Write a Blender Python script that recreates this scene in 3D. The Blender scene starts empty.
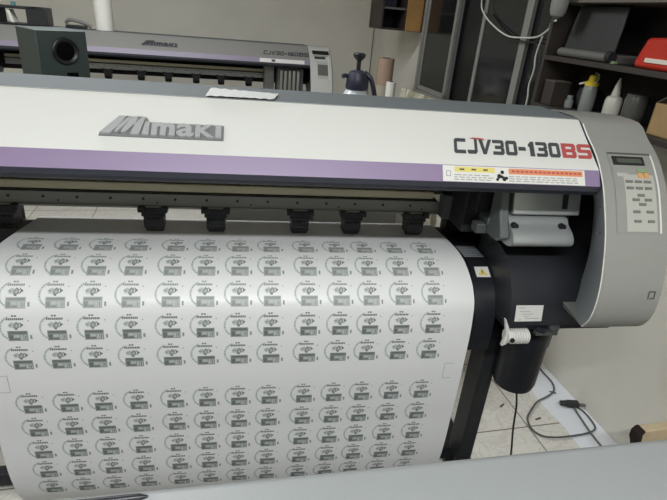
import bpy, bmesh, math, random
from mathutils import Vector, Matrix
random.seed(7)
COL = bpy.context.scene.collection
PI = math.pi
ROOM = math.radians(4.4)            # the room is turned 4.4 degrees against the near printer

# ------------------------------------------------------------------ materials
MATS = {}
def mat(name, col, rough=.5, metal=0., noise=0., scale=20., bump=0., emit=None, trans=0., spec=None, coat=0.):
    if name in MATS: return MATS[name]
    m = bpy.data.materials.new(name); m.use_nodes = True
    nt = m.node_tree; b = nt.nodes['Principled BSDF']
    b.inputs['Base Color'].default_value = (*col, 1)
    b.inputs['Roughness'].default_value = rough
    b.inputs['Metallic'].default_value = metal
    if spec is not None: b.inputs['Specular IOR Level'].default_value = spec
    if trans: b.inputs['Transmission Weight'].default_value = trans
    if coat:
        b.inputs['Coat Weight'].default_value = coat; b.inputs['Coat Roughness'].default_value = .2
    if emit:
        b.inputs['Emission Color'].default_value = (*emit[0], 1); b.inputs['Emission Strength'].default_value = emit[1]
    if noise or bump:
        tc = nt.nodes.new('ShaderNodeTexCoord'); n = nt.nodes.new('ShaderNodeTexNoise')
        n.inputs['Scale'].default_value = scale; n.inputs['Detail'].default_value = 5
        nt.links.new(tc.outputs['Object'], n.inputs['Vector'])
        if noise:
            r = nt.nodes.new('ShaderNodeValToRGB')
            r.color_ramp.elements[0].position = .3; r.color_ramp.elements[1].position = .7
            r.color_ramp.elements[0].color = (*[max(0, c*(1-noise)) for c in col], 1)
            r.color_ramp.elements[1].color = (*[min(1, c*(1+noise)) for c in col], 1)
            nt.links.new(n.outputs['Fac'], r.inputs['Fac']); nt.links.new(r.outputs['Color'], b.inputs['Base Color'])
        if bump:
            bp = nt.nodes.new('ShaderNodeBump'); bp.inputs['Strength'].default_value = bump; bp.inputs['Distance'].default_value = .002
            nt.links.new(n.outputs['Fac'], bp.inputs['Height']); nt.links.new(bp.outputs['Normal'], b.inputs['Normal'])
    MATS[name] = m
    return m

def tile_mat():
    m = bpy.data.materials.new('floor_tile'); m.use_nodes = True; nt = m.node_tree; b = nt.nodes['Principled BSDF']
    tc = nt.nodes.new('ShaderNodeTexCoord'); mp = nt.nodes.new('ShaderNodeMapping')
    nt.links.new(tc.outputs['Object'], mp.inputs['Vector'])
    br = nt.nodes.new('ShaderNodeTexBrick'); br.offset = 0.; br.squash = 1.
    br.inputs['Scale'].default_value = 1.; br.inputs['Brick Width'].default_value = .46; br.inputs['Row Height'].default_value = .46
    br.inputs['Mortar Size'].default_value = .0035; br.inputs['Mortar Smooth'].default_value = .1
    br.inputs['Mortar'].default_value = (.20, .18, .15, 1)
    nt.links.new(mp.outputs['Vector'], br.inputs['Vector'])
    w = nt.nodes.new('ShaderNodeTexNoise'); w.inputs['Scale'].default_value = 9; w.inputs['Detail'].default_value = 8; w.inputs['Distortion'].default_value = 2.2
    nt.links.new(tc.outputs['Object'], w.inputs['Vector'])
    r = nt.nodes.new('ShaderNodeValToRGB'); e = r.color_ramp.elements
    e[0].position = .46; e[0].color = (.64, .62, .565, 1); e[1].position = .56; e[1].color = (.64, .62, .565, 1)
    k = r.color_ramp.elements.new(.51); k.color = (.54, .51, .45, 1)
    nt.links.new(w.outputs['Fac'], r.inputs['Fac'])
    nt.links.new(r.outputs['Color'], br.inputs['Color1']); nt.links.new(r.outputs['Color'], br.inputs['Color2'])
    nt.links.new(br.outputs['Color'], b.inputs['Base Color'])
    b.inputs['Roughness'].default_value = .35
    return m, mp

M = dict(
    wall=mat('wall_paint', (.66, .64, .57), .85, noise=.04, scale=3, bump=.1),
    ceil=mat('ceiling_paint', (.6, .58, .54), .9),
    white=mat('cover_white', (.66, .665, .635), .36),
    purple=mat('stripe_purple', (.235, .175, .295), .4),
    greytop=mat('cover_grey', (.115, .132, .14), .75),
    cap=mat('cap_grey', (.265, .268, .25), .42, noise=.02, scale=400),
    capside=mat('cap_side_grey', (.32, .35, .37), .5),
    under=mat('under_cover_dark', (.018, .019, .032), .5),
    black=mat('black_plastic', (.012, .013, .017), .38),
    blackmatte=mat('black_matte', (.01, .01, .012), .7),
    station=mat('station_black', (.02, .022, .027), .42, bump=.15, scale=900),
    gold=mat('rail_olive', (.50, .47, .34), .4),
    rail=mat('rail_grey', (.22, .22, .21), .42, metal=.2),
    steel=mat('steel', (.55, .55, .54), .3, metal=1.),
    guide=mat('guide_grey', (.28, .29, .31), .4, metal=.3),
    carr=mat('carriage_silver', (.37, .39, .385), .38, metal=.35),
    carrdark=mat('carriage_dark', (.07, .08, .08), .5),
    media=mat('vinyl_white', (.76, .76, .755), .38),
    ink=mat('ink_grey', (.26, .285, .275), .5),
    inkd=mat('ink_dark', (.15, .165, .16), .5),
    inkm=mat('ink_mid', (.38, .40, .39), .5),
    inkl=mat('ink_light', (.47, .50, .485), .5),
    inkg=mat('ink_green', (.36, .43, .385), .5),
    logo=mat('logo_grey', (.36, .365, .37), .4),
    logod=mat('logo_edge', (.19, .19, .195), .5),
    let=mat('letter_dark', (.055, .06, .065), .4),
    letred=mat('letter_red', (.42, .075, .075), .4),
    sticker=mat('sticker_white', (.68, .67, .64), .4),
    yellow=mat('sticker_yellow', (.68, .58, .16), .4),
    orange=mat('sticker_orange', (.66, .25, .12), .4),
    print=mat('print_grey', (.33, .33, .33), .5),
    keypad=mat('keypad_pale', (.42, .42, .38), .45),
    key=mat('key_grey', (.16, .16, .15), .45),
    lcd=mat('lcd', (.07, .08, .065), .25),
    kgreen=mat('key_green', (.22, .32, .18), .45),
    korange=mat('key_orange', (.62, .33, .12), .45),
    panelpurple=mat('grooved', (.08, .08, .075), .6),
    table=mat('worktop_grey', (.27, .285, .285), .42),
    table_leg=mat('table_leg_metal', (.3, .3, .3), .4, metal=.6),
    alu=mat('aluminium', (.27, .27, .255), .4, metal=.2),
    glass=mat('dark_glass', (.012, .013, .014), .12),
    gapblack=mat('open_dark', (.004, .005, .006), .3),
    spk=mat('speaker_green_grey', (.045, .065, .062), .45),
    spkd=mat('speaker_port', (.004, .004, .004), .95, spec=.05),
    brown=mat('shelf_brown', (.034, .027, .023), .6, noise=.15, scale=8),
    shelfback=mat('shelf_back', (.012, .009, .008), .8),
    pale=mat('pale_wood', (.40, .37, .30), .6),
    lapd=mat('laptop_lid', (.017, .019, .018), .55),
    lapg=mat('laptop_grey', (.12, .118, .112), .45),
    red=mat('red_plastic', (.50, .035, .02), .28),
    redhi=mat('painted_highlight', (.75, .68, .6), .4),
    carton=mat('cardboard', (.36, .24, .11), .75, noise=.08, scale=15),
    cartond=mat('cardboard_dark', (.10, .075, .055), .8),
    smoky=mat('smoky_plastic', (.09, .09, .085), .25),
    clear=mat('clear_plastic', (.24, .26, .245), .2),
    glue=mat('glue_white', (.50, .49, .44), .4),
    yelcap=mat('yellow_cap', (.72, .55, .04), .35),
    navy=mat('navy_plastic', (.025, .027, .05), .4),
    translucent=mat('bottle_translucent', (.50, .54, .56), .25),
    kraft=mat('kraft_roll', (.36, .255, .19), .8, noise=.06, scale=12),
    paper=mat('paper_white', (.72, .71, .67), .7),
    wrap=mat('crinkled_film', (.50, .48, .36), .3, noise=.25, scale=30, bump=.8),
    orangewood=mat('orange_wood', (.36, .20, .07), .5, noise=.12, scale=6),
    cabinet=mat('cabinet_grey', (.25, .25, .235), .5),
    rear=mat('rear_cover_dimmed', (.25, .245, .235), .4),  # cover colour darkened to stand in for dimmer light at the back
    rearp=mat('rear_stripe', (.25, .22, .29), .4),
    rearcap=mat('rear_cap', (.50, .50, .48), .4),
    cordw=mat('cable_white', (.62, .62, .58), .5),
    cordg=mat('cable_grey', (.075, .08, .075), .5),
    corddk=mat('cable_dark', (.02, .022, .02), .5),
    board=mat('white_board', (.72, .74, .78), .35),
    timber=mat('timber', (.62, .50, .33), .7, noise=.12, scale=9),
    char=mat('charred', (.02, .012, .01), .9, bump=1., scale=90),
    bubble=mat('bubble_wrap', (.66, .67, .66), .4, noise=.12, scale=160, bump=1.),
    teal=mat('teal', (.10, .28, .27), .5),
    lamp=mat('lamp_diffuser', (.9, .9, .9), .5, emit=((1, .985, .95), 3.)),
)

# ------------------------------------------------------------------ mesh helpers
class MB:
    def __init__(s): s.v = []; s.f = []; s.m = []; s.mats = []
    def mi(s, m):
        if m not in s.mats: s.mats.append(m)
        return s.mats.index(m)
    def add(s, vs, fs, m):
        o = len(s.v); k = s.mi(m); s.v += [Vector(v) for v in vs]
        for f in fs: s.f.append([o+i for i in f]); s.m.append(k)
        return s
    def box(s, a, b, m):
        (x0, y0, z0), (x1, y1, z1) = a, b
        vs = [(x0,y0,z0),(x1,y0,z0),(x1,y1,z0),(x0,y1,z0),(x0,y0,z1),(x1,y0,z1),(x1,y1,z1),(x0,y1,z1)]
        return s.add(vs, [(0,3,2,1),(4,5,6,7),(0,1,5,4),(1,2,6,5),(2,3,7,6),(3,0,4,7)], m)
    def prism(s, poly, x0, x1, m, axis='x'):
        """poly of (a,b) extruded from x0 to x1 along the axis"""
        def P(a, b, x):
            return (x, a, b) if axis == 'x' else ((a, x, b) if axis == 'y' else (a, b, x))
        n = len(poly)
        vs = [P(a, b, x0) for a, b in poly]+[P(a, b, x1) for a, b in poly]
        fs = [tuple(range(n)), tuple(range(2*n-1, n-1, -1))]+[(i, i+n, (i+1) % n+n, (i+1) % n) for i in range(n)]
        return s.add(vs, fs, m)
    def strip(s, prof, x0, x1, m, th=.004, nx=1):
        """open profile of (y,z) with a thickness, swept along x (thickness towards the inside/below)"""
        n = len(prof); inner = []
        for i, (y, z) in enumerate(prof):
            a = prof[max(0, i-1)]; b = prof[min(n-1, i+1)]
            t = Vector((b[0]-a[0], b[1]-a[1])).normalized(); inner.append((y+t.y*th*-1, z+t.x*th))
        return s.prism(list(prof)+inner[::-1], x0, x1, m)
    def lathe(s, prof, c, m, n=28, axis='z', caps=True):
        """prof: (radius, height)"""
        vs = []
        for r, h in prof:
            for k in range(n):
                a = 2*PI*k/n; u, v = r*math.cos(a), r*math.sin(a)
                p = {'z': (u, v, h), 'x': (h, u, v), 'y': (u, h, v)}[axis]
                vs.append((p[0]+c[0], p[1]+c[1], p[2]+c[2]))
        fs = []
        for i in range(len(prof)-1):
            for k in range(n):
                fs.append((i*n+k, i*n+(k+1) % n, (i+1)*n+(k+1) % n, (i+1)*n+k))
        if caps: fs += [tuple(range(n))[::-1], tuple(range((len(prof)-1)*n, len(prof)*n))]
        return s.add(vs, fs, m)
    def cyl(s, c, r, h0, h1, m, axis='z', n=20): return s.lathe([(r, h0), (r, h1)], c, m, n, axis)
    def tube(s, pts, r, m, n=8, smooth=6):
        P = [Vector(p) for p in pts]
        if smooth > 1 and len(P) > 2:
            Q = []
            for i in range(len(P)-1):
                p0, p1, p2, p3 = P[max(0, i-1)], P[i], P[i+1], P[min(len(P)-1, i+2)]
                for k in range(smooth):
                    t = k/smooth
                    Q.append(.5*((2*p1)+(p2-p0)*t+(2*p0-5*p1+4*p2-p3)*t*t+(3*p1-p0-3*p2+p3)*t**3))
            Q.append(P[-1]); P = Q
        vs = []; up = Vector((0, 0, 1))
        for i, p in enumerate(P):
            t = (P[min(len(P)-1, i+1)]-P[max(0, i-1)]).normalized()
            a = t.cross(up if abs(t.z) < .95 else Vector((1, 0, 0))).normalized(); b = t.cross(a)
            for k in range(n):
                w = 2*PI*k/n; vs.append(p+a*r*math.cos(w)+b*r*math.sin(w))
        fs = [(i*n+k, i*n+(k+1) % n, (i+1)*n+(k+1) % n, (i+1)*n+k) for i in range(len(P)-1) for k in range(n)]
        fs += [tuple(range(n))[::-1], tuple(range((len(P)-1)*n, len(P)*n))]
        return s.add(vs, fs, m)
    def shift(s, d):
        d = Vector(d); s.v = [v-d for v in s.v]; return s
    def build(s, name, parent=None, smooth=False, bevel=0., loc=None, seg=2):
        me = bpy.data.meshes.new(name); me.from_pydata(s.v, [], s.f); me.update()
        for m in s.mats: me.materials.append(m)
        for p, k in zip(me.polygons, s.m): p.material_index = k
        bm = bmesh.new(); bm.from_mesh(me); bmesh.ops.recalc_face_normals(bm, faces=bm.faces); bm.to_mesh(me); bm.free()
        o = bpy.data.objects.new(name, me); COL.objects.link(o)
        if parent: o.parent = parent
        if loc: o.location = loc
        if bevel:
            b = o.modifiers.new('bevel', 'BEVEL'); b.width = bevel; b.segments = seg; b.limit_method = 'ANGLE'; b.angle_limit = math.radians(40)
        if smooth or bevel:
            for p in me.polygons: p.use_smooth = True
            try: me.set_sharp_from_angle(angle=math.radians(38))
            except Exception: pass
        return o

def thing(name, label, cat, loc=(0, 0, 0), rz=0., group=None):
    o = bpy.data.objects.new(name, None); COL.objects.link(o); o.empty_display_size = .1
    o.location = loc; o.rotation_euler = (0, 0, rz); o['label'] = label; o['category'] = cat
    if group: o['group'] = group
    return o
def tag(o, label, cat, group=None, kind=None):
    o['label'] = label; o['category'] = cat
    if group: o['group'] = group
    if kind: o['kind'] = kind
    return o
def struct(o): o['kind'] = 'structure'; return o

def text_mb(s, w, h, th, m, shear=0., bold=.0, mb=None, at=None, spacing=1.):
    """lettering fitted to w x h, standing in the local (u right, v up) plane; at(u, v, depth) -> point"""
    cu = bpy.data.curves.new('lettering', 'FONT'); cu.body = s; cu.size = 1; cu.offset = bold; cu.extrude = .05; cu.resolution_u = 4
    cu.space_character = spacing
    o = bpy.data.objects.new('lettering', cu); COL.objects.link(o)
    dg = bpy.context.evaluated_depsgraph_get(); me = bpy.data.meshes.new_from_object(o.evaluated_get(dg))
    V = [v.co.copy() for v in me.vertices]; F = [tuple(p.vertices) for p in me.polygons]
    bpy.data.objects.remove(o); bpy.data.curves.remove(cu); bpy.data.meshes.remove(me)
    x0, x1 = min(v.x for v in V), max(v.x for v in V); y0, y1 = min(v.y for v in V), max(v.y for v in V)
    out = []
    for v in V:
        vv = (v.y-y0)/(y1-y0)*h; u = (v.x-x0)/(x1-x0)*w+shear*vv
        out.append(at(u, vv, th if v.z > 0 else 0.))
    (mb or MB()).add(out, F, m)
    return mb

GL = {  # squared lettering, each glyph a list of polygons in a 1 x 1 cell
 'C': [[(.12,0),(1,0),(1,.22),(.25,.22),(.25,.78),(1,.78),(1,1),(.12,1),(0,.88),(0,.12)]],
 'J': [[(.10,0),(.86,0),(1,.14),(1,1),(.72,1),(.72,.24),(0,.24),(0,.10)]],
 'V': [[(.34,0),(.62,0),(1.12,1),(.82,1),(.50,.32),(.28,1),(0,1)]],
 '3': [[(0,0),(.88,0),(1,.12),(1,.42),(.92,.5),(1,.58),(1,.88),(.88,1),(0,1),(0,.79),(.72,.79),(.72,.61),(.2,.61),(.2,.40),(.72,.40),(.72,.21),(0,.21)]],
 '0': [[(.12,0),(.5,0),(.5,.22),(.28,.22),(.28,.78),(.5,.78),(.5,1),(.12,1),(0,.88),(0,.12)],[(.5,0),(.88,0),(1,.12),(1,.88),(.88,1),(.5,1),(.5,.78),(.72,.78),(.72,.22),(.5,.22)]],
 '-': [[(-.02,.36),(.62,.36),(.62,.60),(-.02,.60)]],
 '1': [[(.12,0),(.52,0),(.52,1),(.24,1),(0,.80),(0,.66),(.12,.66)]],
 'B': [[(0,0),(.28,0),(.28,1),(0,1)],[(.28,0),(.88,0),(1,.12),(1,.42),(.92,.5),(1,.58),(1,.88),(.88,1),(.28,1),(.28,.79),(.72,.79),(.72,.61),(.28,.61),(.28,.40),(.72,.40),(.72,.21),(.28,.21)]],
 'S': [[(0,0),(.88,0),(1,.12),(1,.52),(.88,.61),(.28,.61),(.28,.79),(1,.79),(1,1),(.12,1),(0,.88),(0,.50),(.12,.40),(.72,.40),(.72,.21),(0,.21)]],
 '6': [[(.12,0),(.88,0),(1,.12),(1,.52),(.88,.61),(.28,.61),(.28,.79),(1,.79),(1,1),(.12,1),(0,.88),(0,.12)],[(.27,.2),(.73,.2),(.73,.42),(.27,.42)]],
}
GW = {'-': .72, '1': .56, 'J': .85, 'V': 1.05}
def block_text(s, w, h, m, mb, at, shear=.15, gap=.16):
    tot = sum(GW.get(c, 1.) for c in s)+gap*(len(s)-1); k = w/tot; x = 0.
    for c in s:
        sc = 1. if c not in ('J',) else .85
        for i, poly in enumerate(GL[c]):
            if c == '6' and i == 1: continue
            P = [(x+u*sc*k+shear*v*h, v*h) for u, v in poly]; n = len(P)
            mb.add([at(u, v, 0) for u, v in P]+[at(u, v, .0012) for u, v in P], [tuple(range(n, 2*n))]+[(i_, (i_+1) % n, (i_+1) % n+n, i_+n) for i_ in range(n)], m)
        x += (GW.get(c, 1.)+gap)*k
    return mb

# ------------------------------------------------------------------ the wide format printer
# profile numbers are the near printer's own place: x along it, y away from the viewer, z up
CAPP = [(1.34,1.423),(1.25,1.420),(1.20,1.388),(1.14,1.348),(1.09,1.295),(1.058,1.245),(1.025,1.185),(1.0,1.12),(.983,1.055),(.978,1.0),(.985,.955),(1.01,.92),(1.05,.91)]
def fine(P, k=5):
    P = [Vector((a, b, 0)) for a, b in P]; Q = []
    for i in range(len(P)-1):
        p0, p1, p2, p3 = P[max(0, i-1)], P[i], P[i+1], P[min(len(P)-1, i+2)]
        for j in range(k):
            t = j/k; q = .5*((2*p1)+(p2-p0)*t+(2*p0-5*p1+4*p2-p3)*t*t+(3*p1-p0-3*p2+p3)*t**3); Q.append((q.x, q.y))
    return Q+[(P[-1].x, P[-1].y)]
# white panel: a straight slope from A to B
A_ = (1.112, 1.320); B_ = (1.252, 1.420)
TS = Vector((0, B_[0]-A_[0], B_[1]-A_[1])).normalized(); NS = Vector((0, -TS.z, TS.y))
def panel_at(x0, v0, lift=.0006):
    def f(u, v, d): return Vector((x0+u, A_[0], A_[1]))+TS*(v0+v)+NS*(lift+d)
    return f
# purple strip: from A down to P
P_ = (1.090, 1.285)
TP = Vector((0, A_[0]-P_[0], A_[1]-P_[1])).normalized(); NP = Vector((0, -TP.z, TP.y))
def strip_at(x0, v0, lift=.0006):
    def f(u, v, d): return Vector((x0+u, P_[0], P_[1]))+TP*(v0+v)+NP*(lift+d)
    return f
def quad(mb, at, u0, v0, u1, v1, m, d=0.):
    mb.add([at(u0, v0, d), at(u1, v0, d), at(u1, v1, d), at(u0, v1, d)], [(0, 1, 2, 3)], m); return mb

def printer(near, label, loc, rz, XL=-1.47):
    AN = Vector((-.2, 1.40, 0.))
    root = thing('wide_format_printer', label, 'printer', loc, rz)
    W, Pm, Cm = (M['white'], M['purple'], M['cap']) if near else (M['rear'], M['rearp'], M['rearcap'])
    XR, XC = 1.06, .867
    def B(mb, name, parent=root, **k): return mb.shift(AN if parent is root else (0, 0, 0)).build(name, parent, **k)
    def Bc(mb, name, parent, **k): return mb.shift(AN).build(name, parent, **k)
    # front cover, thin shell with a purple strip
    cov = MB()
    cov.strip([(1.46, 1.412), (1.452, 1.42), (1.262, 1.421), (1.25, 1.4195)], XL+.21, XC-.001, M['greytop'], .004)
    cov.strip([(1.252, 1.42), A_], XL+.21, XC-.001, W, .004)
    cv = B(cov, 'front_cover')
    st = MB().strip([A_, P_], XL+.21, XC-.001, Pm, .004)
    B(st, 'cover_stripe')
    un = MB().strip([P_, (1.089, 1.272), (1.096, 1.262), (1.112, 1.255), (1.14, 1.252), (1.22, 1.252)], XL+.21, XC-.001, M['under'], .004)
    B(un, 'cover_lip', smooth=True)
    HB = 1.155 if near else 1.225
    up = MB().prism([(1.46, 1.408), (1.46, HB), (1.57, HB), (1.62, 1.09), (1.66, 1.06), (1.66, 1.30), (1.60, 1.34), (1.50, 1.37)], XL+.1, XC+.1, M['blackmatte'])
    B(up, 'rear_housing')
    # logo and model lettering
    lg = MB()
    x0, w, v0 = (-.318, .262, .043) if near else (-.44, .264, .046)
    k = w/.264
    at = panel_at(x0, v0)
    hM, hl = .058*k, .037*k
    base = MB(); bp_ = [(-.002,-.003),(.263,-.003),(.263,.040),(.100,.040),(.094,.053),(.038,.053)]; nb = len(bp_)
    base.add([at(u*k, v*k, 0) for u, v in bp_]+[at(u*k, v*k, .003) for u, v in bp_], [tuple(range(nb, 2*nb))]+[(i, (i+1) % nb, (i+1) % nb+nb, i+nb) for i in range(nb)], M['logod'])
    def block(poly, m=M['logo'] if near else M['let'], d=.008):
        n = len(poly)
        lg.add([at(u*k, v*k, 0) for u, v in poly]+[at(u*k, v*k, d) for u, v in poly], [tuple(range(n, 2*n))]+[(i, (i+1) % n, (i+1) % n+n, i+n) for i in range(n)], m)
    block([(0,0),(.022,0),(.058,.051),(.036,.051)]); block([(.030,.004),(.044,.004),(.062,.051),(.050,.051)])
    block([(.036,.004),(.052,.004),(.086,.051),(.064,.051)]); block([(.064,0),(.082,0),(.092,.051),(.076,.051)])
    block([(.088,0),(.102,0),(.102,.037),(.092,.037)])
    for ch, u, wd, bo in (('m', .107, .050, .05), ('a', .160, .038, .03), ('K', .201, .042, .05)):
        text_mb(ch, wd*k, hl, .008, M['logo'] if near else M['let'], bold=bo, mb=lg, at=panel_at(x0+u*k, v0))
    block([(.245,0),(.258,0),(.258,.037),(.245,.037)])
    b0 = B(base, 'logo_plate'); B(lg, 'logo_lettering')
    tx = MB(); x0, w, v0, hh = (.489, .283, .036, .047)
    block_text('CJV30-130' if near else 'CJV30-160', w, hh, M['let'], tx, panel_at(x0, v0))
    w2 = .082
    block_text('BS', w2, hh, M['letred'] if near else M['let'], tx, panel_at(x0+w+.006, v0), gap=.12)
    a2 = panel_at(x0, v0, .0024)
    if near:
        tx.add([a2(.048, .047, 0), a2(.088, .0435, 0), a2(.084, .049, 0), a2(.056, .051, 0)], [(0, 1, 2, 3)], M['letred'])
    B(tx, 'model_lettering')
    # warning strip on the purple stripe
    s = MB(); at = strip_at(.452, -.001, .0008)
    if near:
        L = .372
        quad(s, at, 0, .002, L, .0405, M['sticker'])
        quad(s, at, .030, .026, .132, .038, M['yellow'], .0004)
        quad(s, at, .168, .024, L-.006, .038, M['orange'], .0004)
        for (r0, r1, c0, c1) in ((.028, .130, 4, 3), (.168, .36, 4, 6)):
            for row in range(3):
                u = r0
                while u < r1-.01:
                    l = random.uniform(.008, .02); quad(s, at, u, .006+row*.0055, min(u+l, r1), .0085+row*.0055, M['print'], .0004); u += l+.004
        for u, v, r in ((.143, .018, .006), (.151, .028, .005), (.156, .012, .006), (.138, .010, .004), (.150, .017, .004), (.162, .014, .004)):
            s.add([at(u+r*math.cos(a*PI/4), v+r*math.sin(a*PI/4), .0006) for a in range(8)], [tuple(range(8))], M['black'])
        for i in range(16):
            u = .176+i*.0118; quad(s, at, u, .029, u+.008, .0335, M['letred'], .0007)
        for i in range(3):
            u = .042+i*.03; quad(s, at, u, .030, u+.012, .034, M['let'], .0006)
        quad(s, at, .008, .014, .020, .028, M['print'], .0004); quad(s, at, .010, .016, .018, .026, M['sticker'], .0006)
    else:
        quad(s, at, .005, .004, .37, .036, M['sticker'])
        quad(s, at, .10, .01, .13, .03, M['let'], .0004)
    B(s, 'warning_strip')
    # bars seen below the cover
    DZ = 0. if near else .07
    g = MB().box((XL+.2, 1.50, 1.097+DZ), (.60, 1.53, 1.122+DZ), M['gold']); B(g, 'guide_bar', bevel=.003)
    RM = M['rail'] if near else M['carr']  # far rail takes a lighter material to make up for missing light
    r = MB().box((XL+.2, 1.50, 1.046+DZ), (.62, 1.56, 1.088+DZ), RM)
    r.box((XL+.2, 1.492, 1.046+DZ), (.62, 1.5, 1.052+DZ), RM) 
    for i in range(20):
        x = -1.15+i*.093
        if x < .6: r.cyl((x, 1.4995, 1.073+DZ), .004, -.002, .001, M['blackmatte'], 'y', 10)
        if i % 3 == 0 and x < .55: r.cyl((x+.04, 1.4995, 1.062+DZ), .0025, -.002, .001, M['blackmatte'], 'y', 8)
    B(r, 'roller_rail')
    ry = 1.512
    xs = [-1.11, -.70, -.285, -.10, .162, .332, .545] if near else [-1.62, -1.3, -1.05, -.76, -.50, -.28, -.05, .16, .40]
    for x in xs:
        q = MB().box((x-.034, ry-.03, 1.022), (x+.034, ry+.03, 1.047), M['black'])
        q.box((x-.043, ry-.036, 1.037), (x-.022, ry-.008, 1.052), M['black']).box((x+.022, ry-.036, 1.037), (x+.043, ry-.008, 1.052), M['black'])
        q.prism([(ry-.032, 1.03), (ry-.034, .995), (ry-.02, .977), (ry+.02, .977), (ry+.03, 1.03)], x-.028, x+.028, M['black'])
        q.cyl((x, ry-.01, .9845), .016, -.024, .024, M['blackmatte'], 'x', 18)
        for j in (-1, 0, 1): q.cyl((x+.016*j, ry-.034, 1.015), .0055, -.004, .002, M['black'], 'y', 8)
        q.v = [v+Vector((0, 0, DZ)) for v in q.v]; B(q, 'pinch_roller', bevel=.0015)
    # platen, curving down at the front
    pl = [(1.598, .958), (1.42, .958), (1.375, .953), (1.335, .940), (1.295, .915), (1.262, .884), (1.246, .85), (1.24, .80), (1.24, .74)]
    pb = MB().prism(fine(pl, 3)+[(1.30, .72), (1.40, .80), (1.598, .84)], XL+.22, .678, M['black']); B(pb, 'platen', smooth=True)
    pl = [(1.598, .958), (1.42, .958), (1.375, .954), (1.33, .941), (1.285, .917), (1.25, .886), (1.228, .845), (1.217, .80), (1.212, .74), (1.215, .70)]
    pb = MB().prism(fine(pl, 3)+[(1.30, .70), (1.40, .80), (1.598, .84)], .684, .751 if near else XC, M['black']); B(pb, 'platen_flank', smooth=True)
    # end cap with control panel on the right, plain cap on the left
    prof = fine(CAPP, 3)
    def cap(x0, x1, name, left=False):
        c = MB(); poly = prof+[(1.66, .91), (1.66, 1.34), (1.60, 1.38), (1.47, 1.41)]
        n = len(poly); ctr = (1.32, 1.15)
        xi, xo = (x0, x1) if not left else (x1, x0); sg = 1 if not left else -1
        XI = [xi+sg*max(0., min(.112, (a-.985)*.53)) if b < 1.0 and a > .985 else xi for a, b in poly]
        vs = [(x_, a, b) for x_, (a, b) in zip(XI, poly)]+[(xo, a, b) for a, b in poly]
        fs = [(i, i+n, (i+1) % n+n, (i+1) % n) for i in range(n)]
        # rounded outer side
        sg = 1 if not left else -1
        r1 = [(xo+sg*.012, a+(ctr[0]-a)*.05, b+(ctr[1]-b)*.05) for a, b in poly]
        vs += r1; fs += [(i+n, i+2*n, (i+1) % n+2*n, (i+1) % n+n) for i in range(n)]+[tuple(range(2*n, 3*n))]
        c.add(vs, fs, Cm)
        o = Bc(c, name, root, smooth=True)
        # the slanting inner flank, blue grey, and the dark inside
        f = MB(); vs = [(x_, a, b) for x_, (a, b) in zip(XI, poly)]; vs += [(xi+sg*.112, min(a+.21, 1.55), b-(1.05-b)*.5 if b < 1.05 else (b if b < 1.2 else 1.2+(b-1.2)*.6)) for a, b in poly]
        f.add(vs, [(i, i+n, (i+1) % n+n, (i+1) % n) for i in range(n)], M['capside'])
        if not near or left: f.add(vs[n:], [tuple(range(n))], M['blackmatte'])
        for (yy, zz) in ((1.11, 1.275), (1.09, 1.23), (1.065, 1.17)):
            f.lathe([(.003, -.006), (.003, .0035)], (xi+sg*.018, yy, zz), M['steel'], 10, 'x')
        fl = Bc(f, 'inner_flank', o, smooth=True)
        return o
    XR0 = XR-.012
    cp = cap(XC, XR0, 'end_cap'); cap(XL, XL+.20, 'end_cap', True)
    if near:
        # seam edge of the cap
        e = MB().tube([(XC+.0015, a-.0006, b+.0008) for a, b in prof[4:-4]], .0016, M['sticker'], 6, 1); Bc(e, 'seam_trim', cp)
    if near:
        e = MB().box((1.034, 1.25, .93), (1.044, 1.60, 1.36), M['blackmatte']); Bc(e, 'cap_void_dark', cp)  # added black box paints the dark hollow inside the cap
        e = MB().box((.69, 1.565, .90), (.86, 1.62, 1.12), M['black']); B(e, 'side_frame')
    # point on the cap surface
    def capz(sl):
        """length sl (metres) measured down the cap profile from the top front bend"""
        pts = [Vector((0, a, b)) for a, b in prof]; i = 3
        while i < len(pts)-2:
            l = (pts[i+1]-pts[i]).length
            if sl <= l: break
            sl -= l; i += 1
        t = (pts[i+1]-pts[i]).normalized(); nrm = Vector((0, -t.z, t.y)); nrm = -nrm if nrm.y > 0 and nrm.z < 0 else nrm
        p = pts[i]+t*sl
        nn = Vector((0, t.z, -t.y))
        if nn.y > 0: nn = -nn
        return p, nn
    def cat_(u, s_, d=0.):
        p, nn = capz(s_); q = p+nn*(.0012+d); return Vector((XC+u, q.y, q.z))
    def patch(mb, u0, s0, u1, s1, m, d=0., n=5, th=0.):
        vs = []
        for j in range(n+1):
            s_ = s0+(s1-s0)*j/n
            vs += [cat_(u0, s_, d), cat_(u1, s_, d)]
        fs = [(2*j, 2*j+1, 2*j+3, 2*j+2) for j in range(n)]
        if th:
            o = len(vs)
            for j in range(n+1):
                s_ = s0+(s1-s0)*j/n
                vs += [cat_(u0, s_, d-th), cat_(u1, s_, d-th)]
            fs += [(2*j, 2*j+2, o+2*j+2, o+2*j) for j in range(n)]+[(2*j+1, 2*j+3, o+2*j+3, o+2*j+1) for j in range(n)]
            fs += [(0, 1, o+1, o), (2*n, 2*n+1, o+2*n+1, o+2*n)]
        mb.add(vs, fs, m); return mb
    pn = MB(); S0, S1 = .116, .330
    patch(pn, .034, S0, .158, S0+.006, M['panelpurple'], .0004, 2)
    patch(pn, .155, S0, .160, S1, M['sticker'], .0004, 12)
    patch(pn, .034, S0+.006, .155, S1, Cm, .0002, 12)
    patch(pn, .062, S0+.064, .148, S1-.004, M['keypad'], .0005, 10)
    patch(pn, .046, S0+.060, .075, S0+.070, M['keypad'], .0006, 2)
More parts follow.
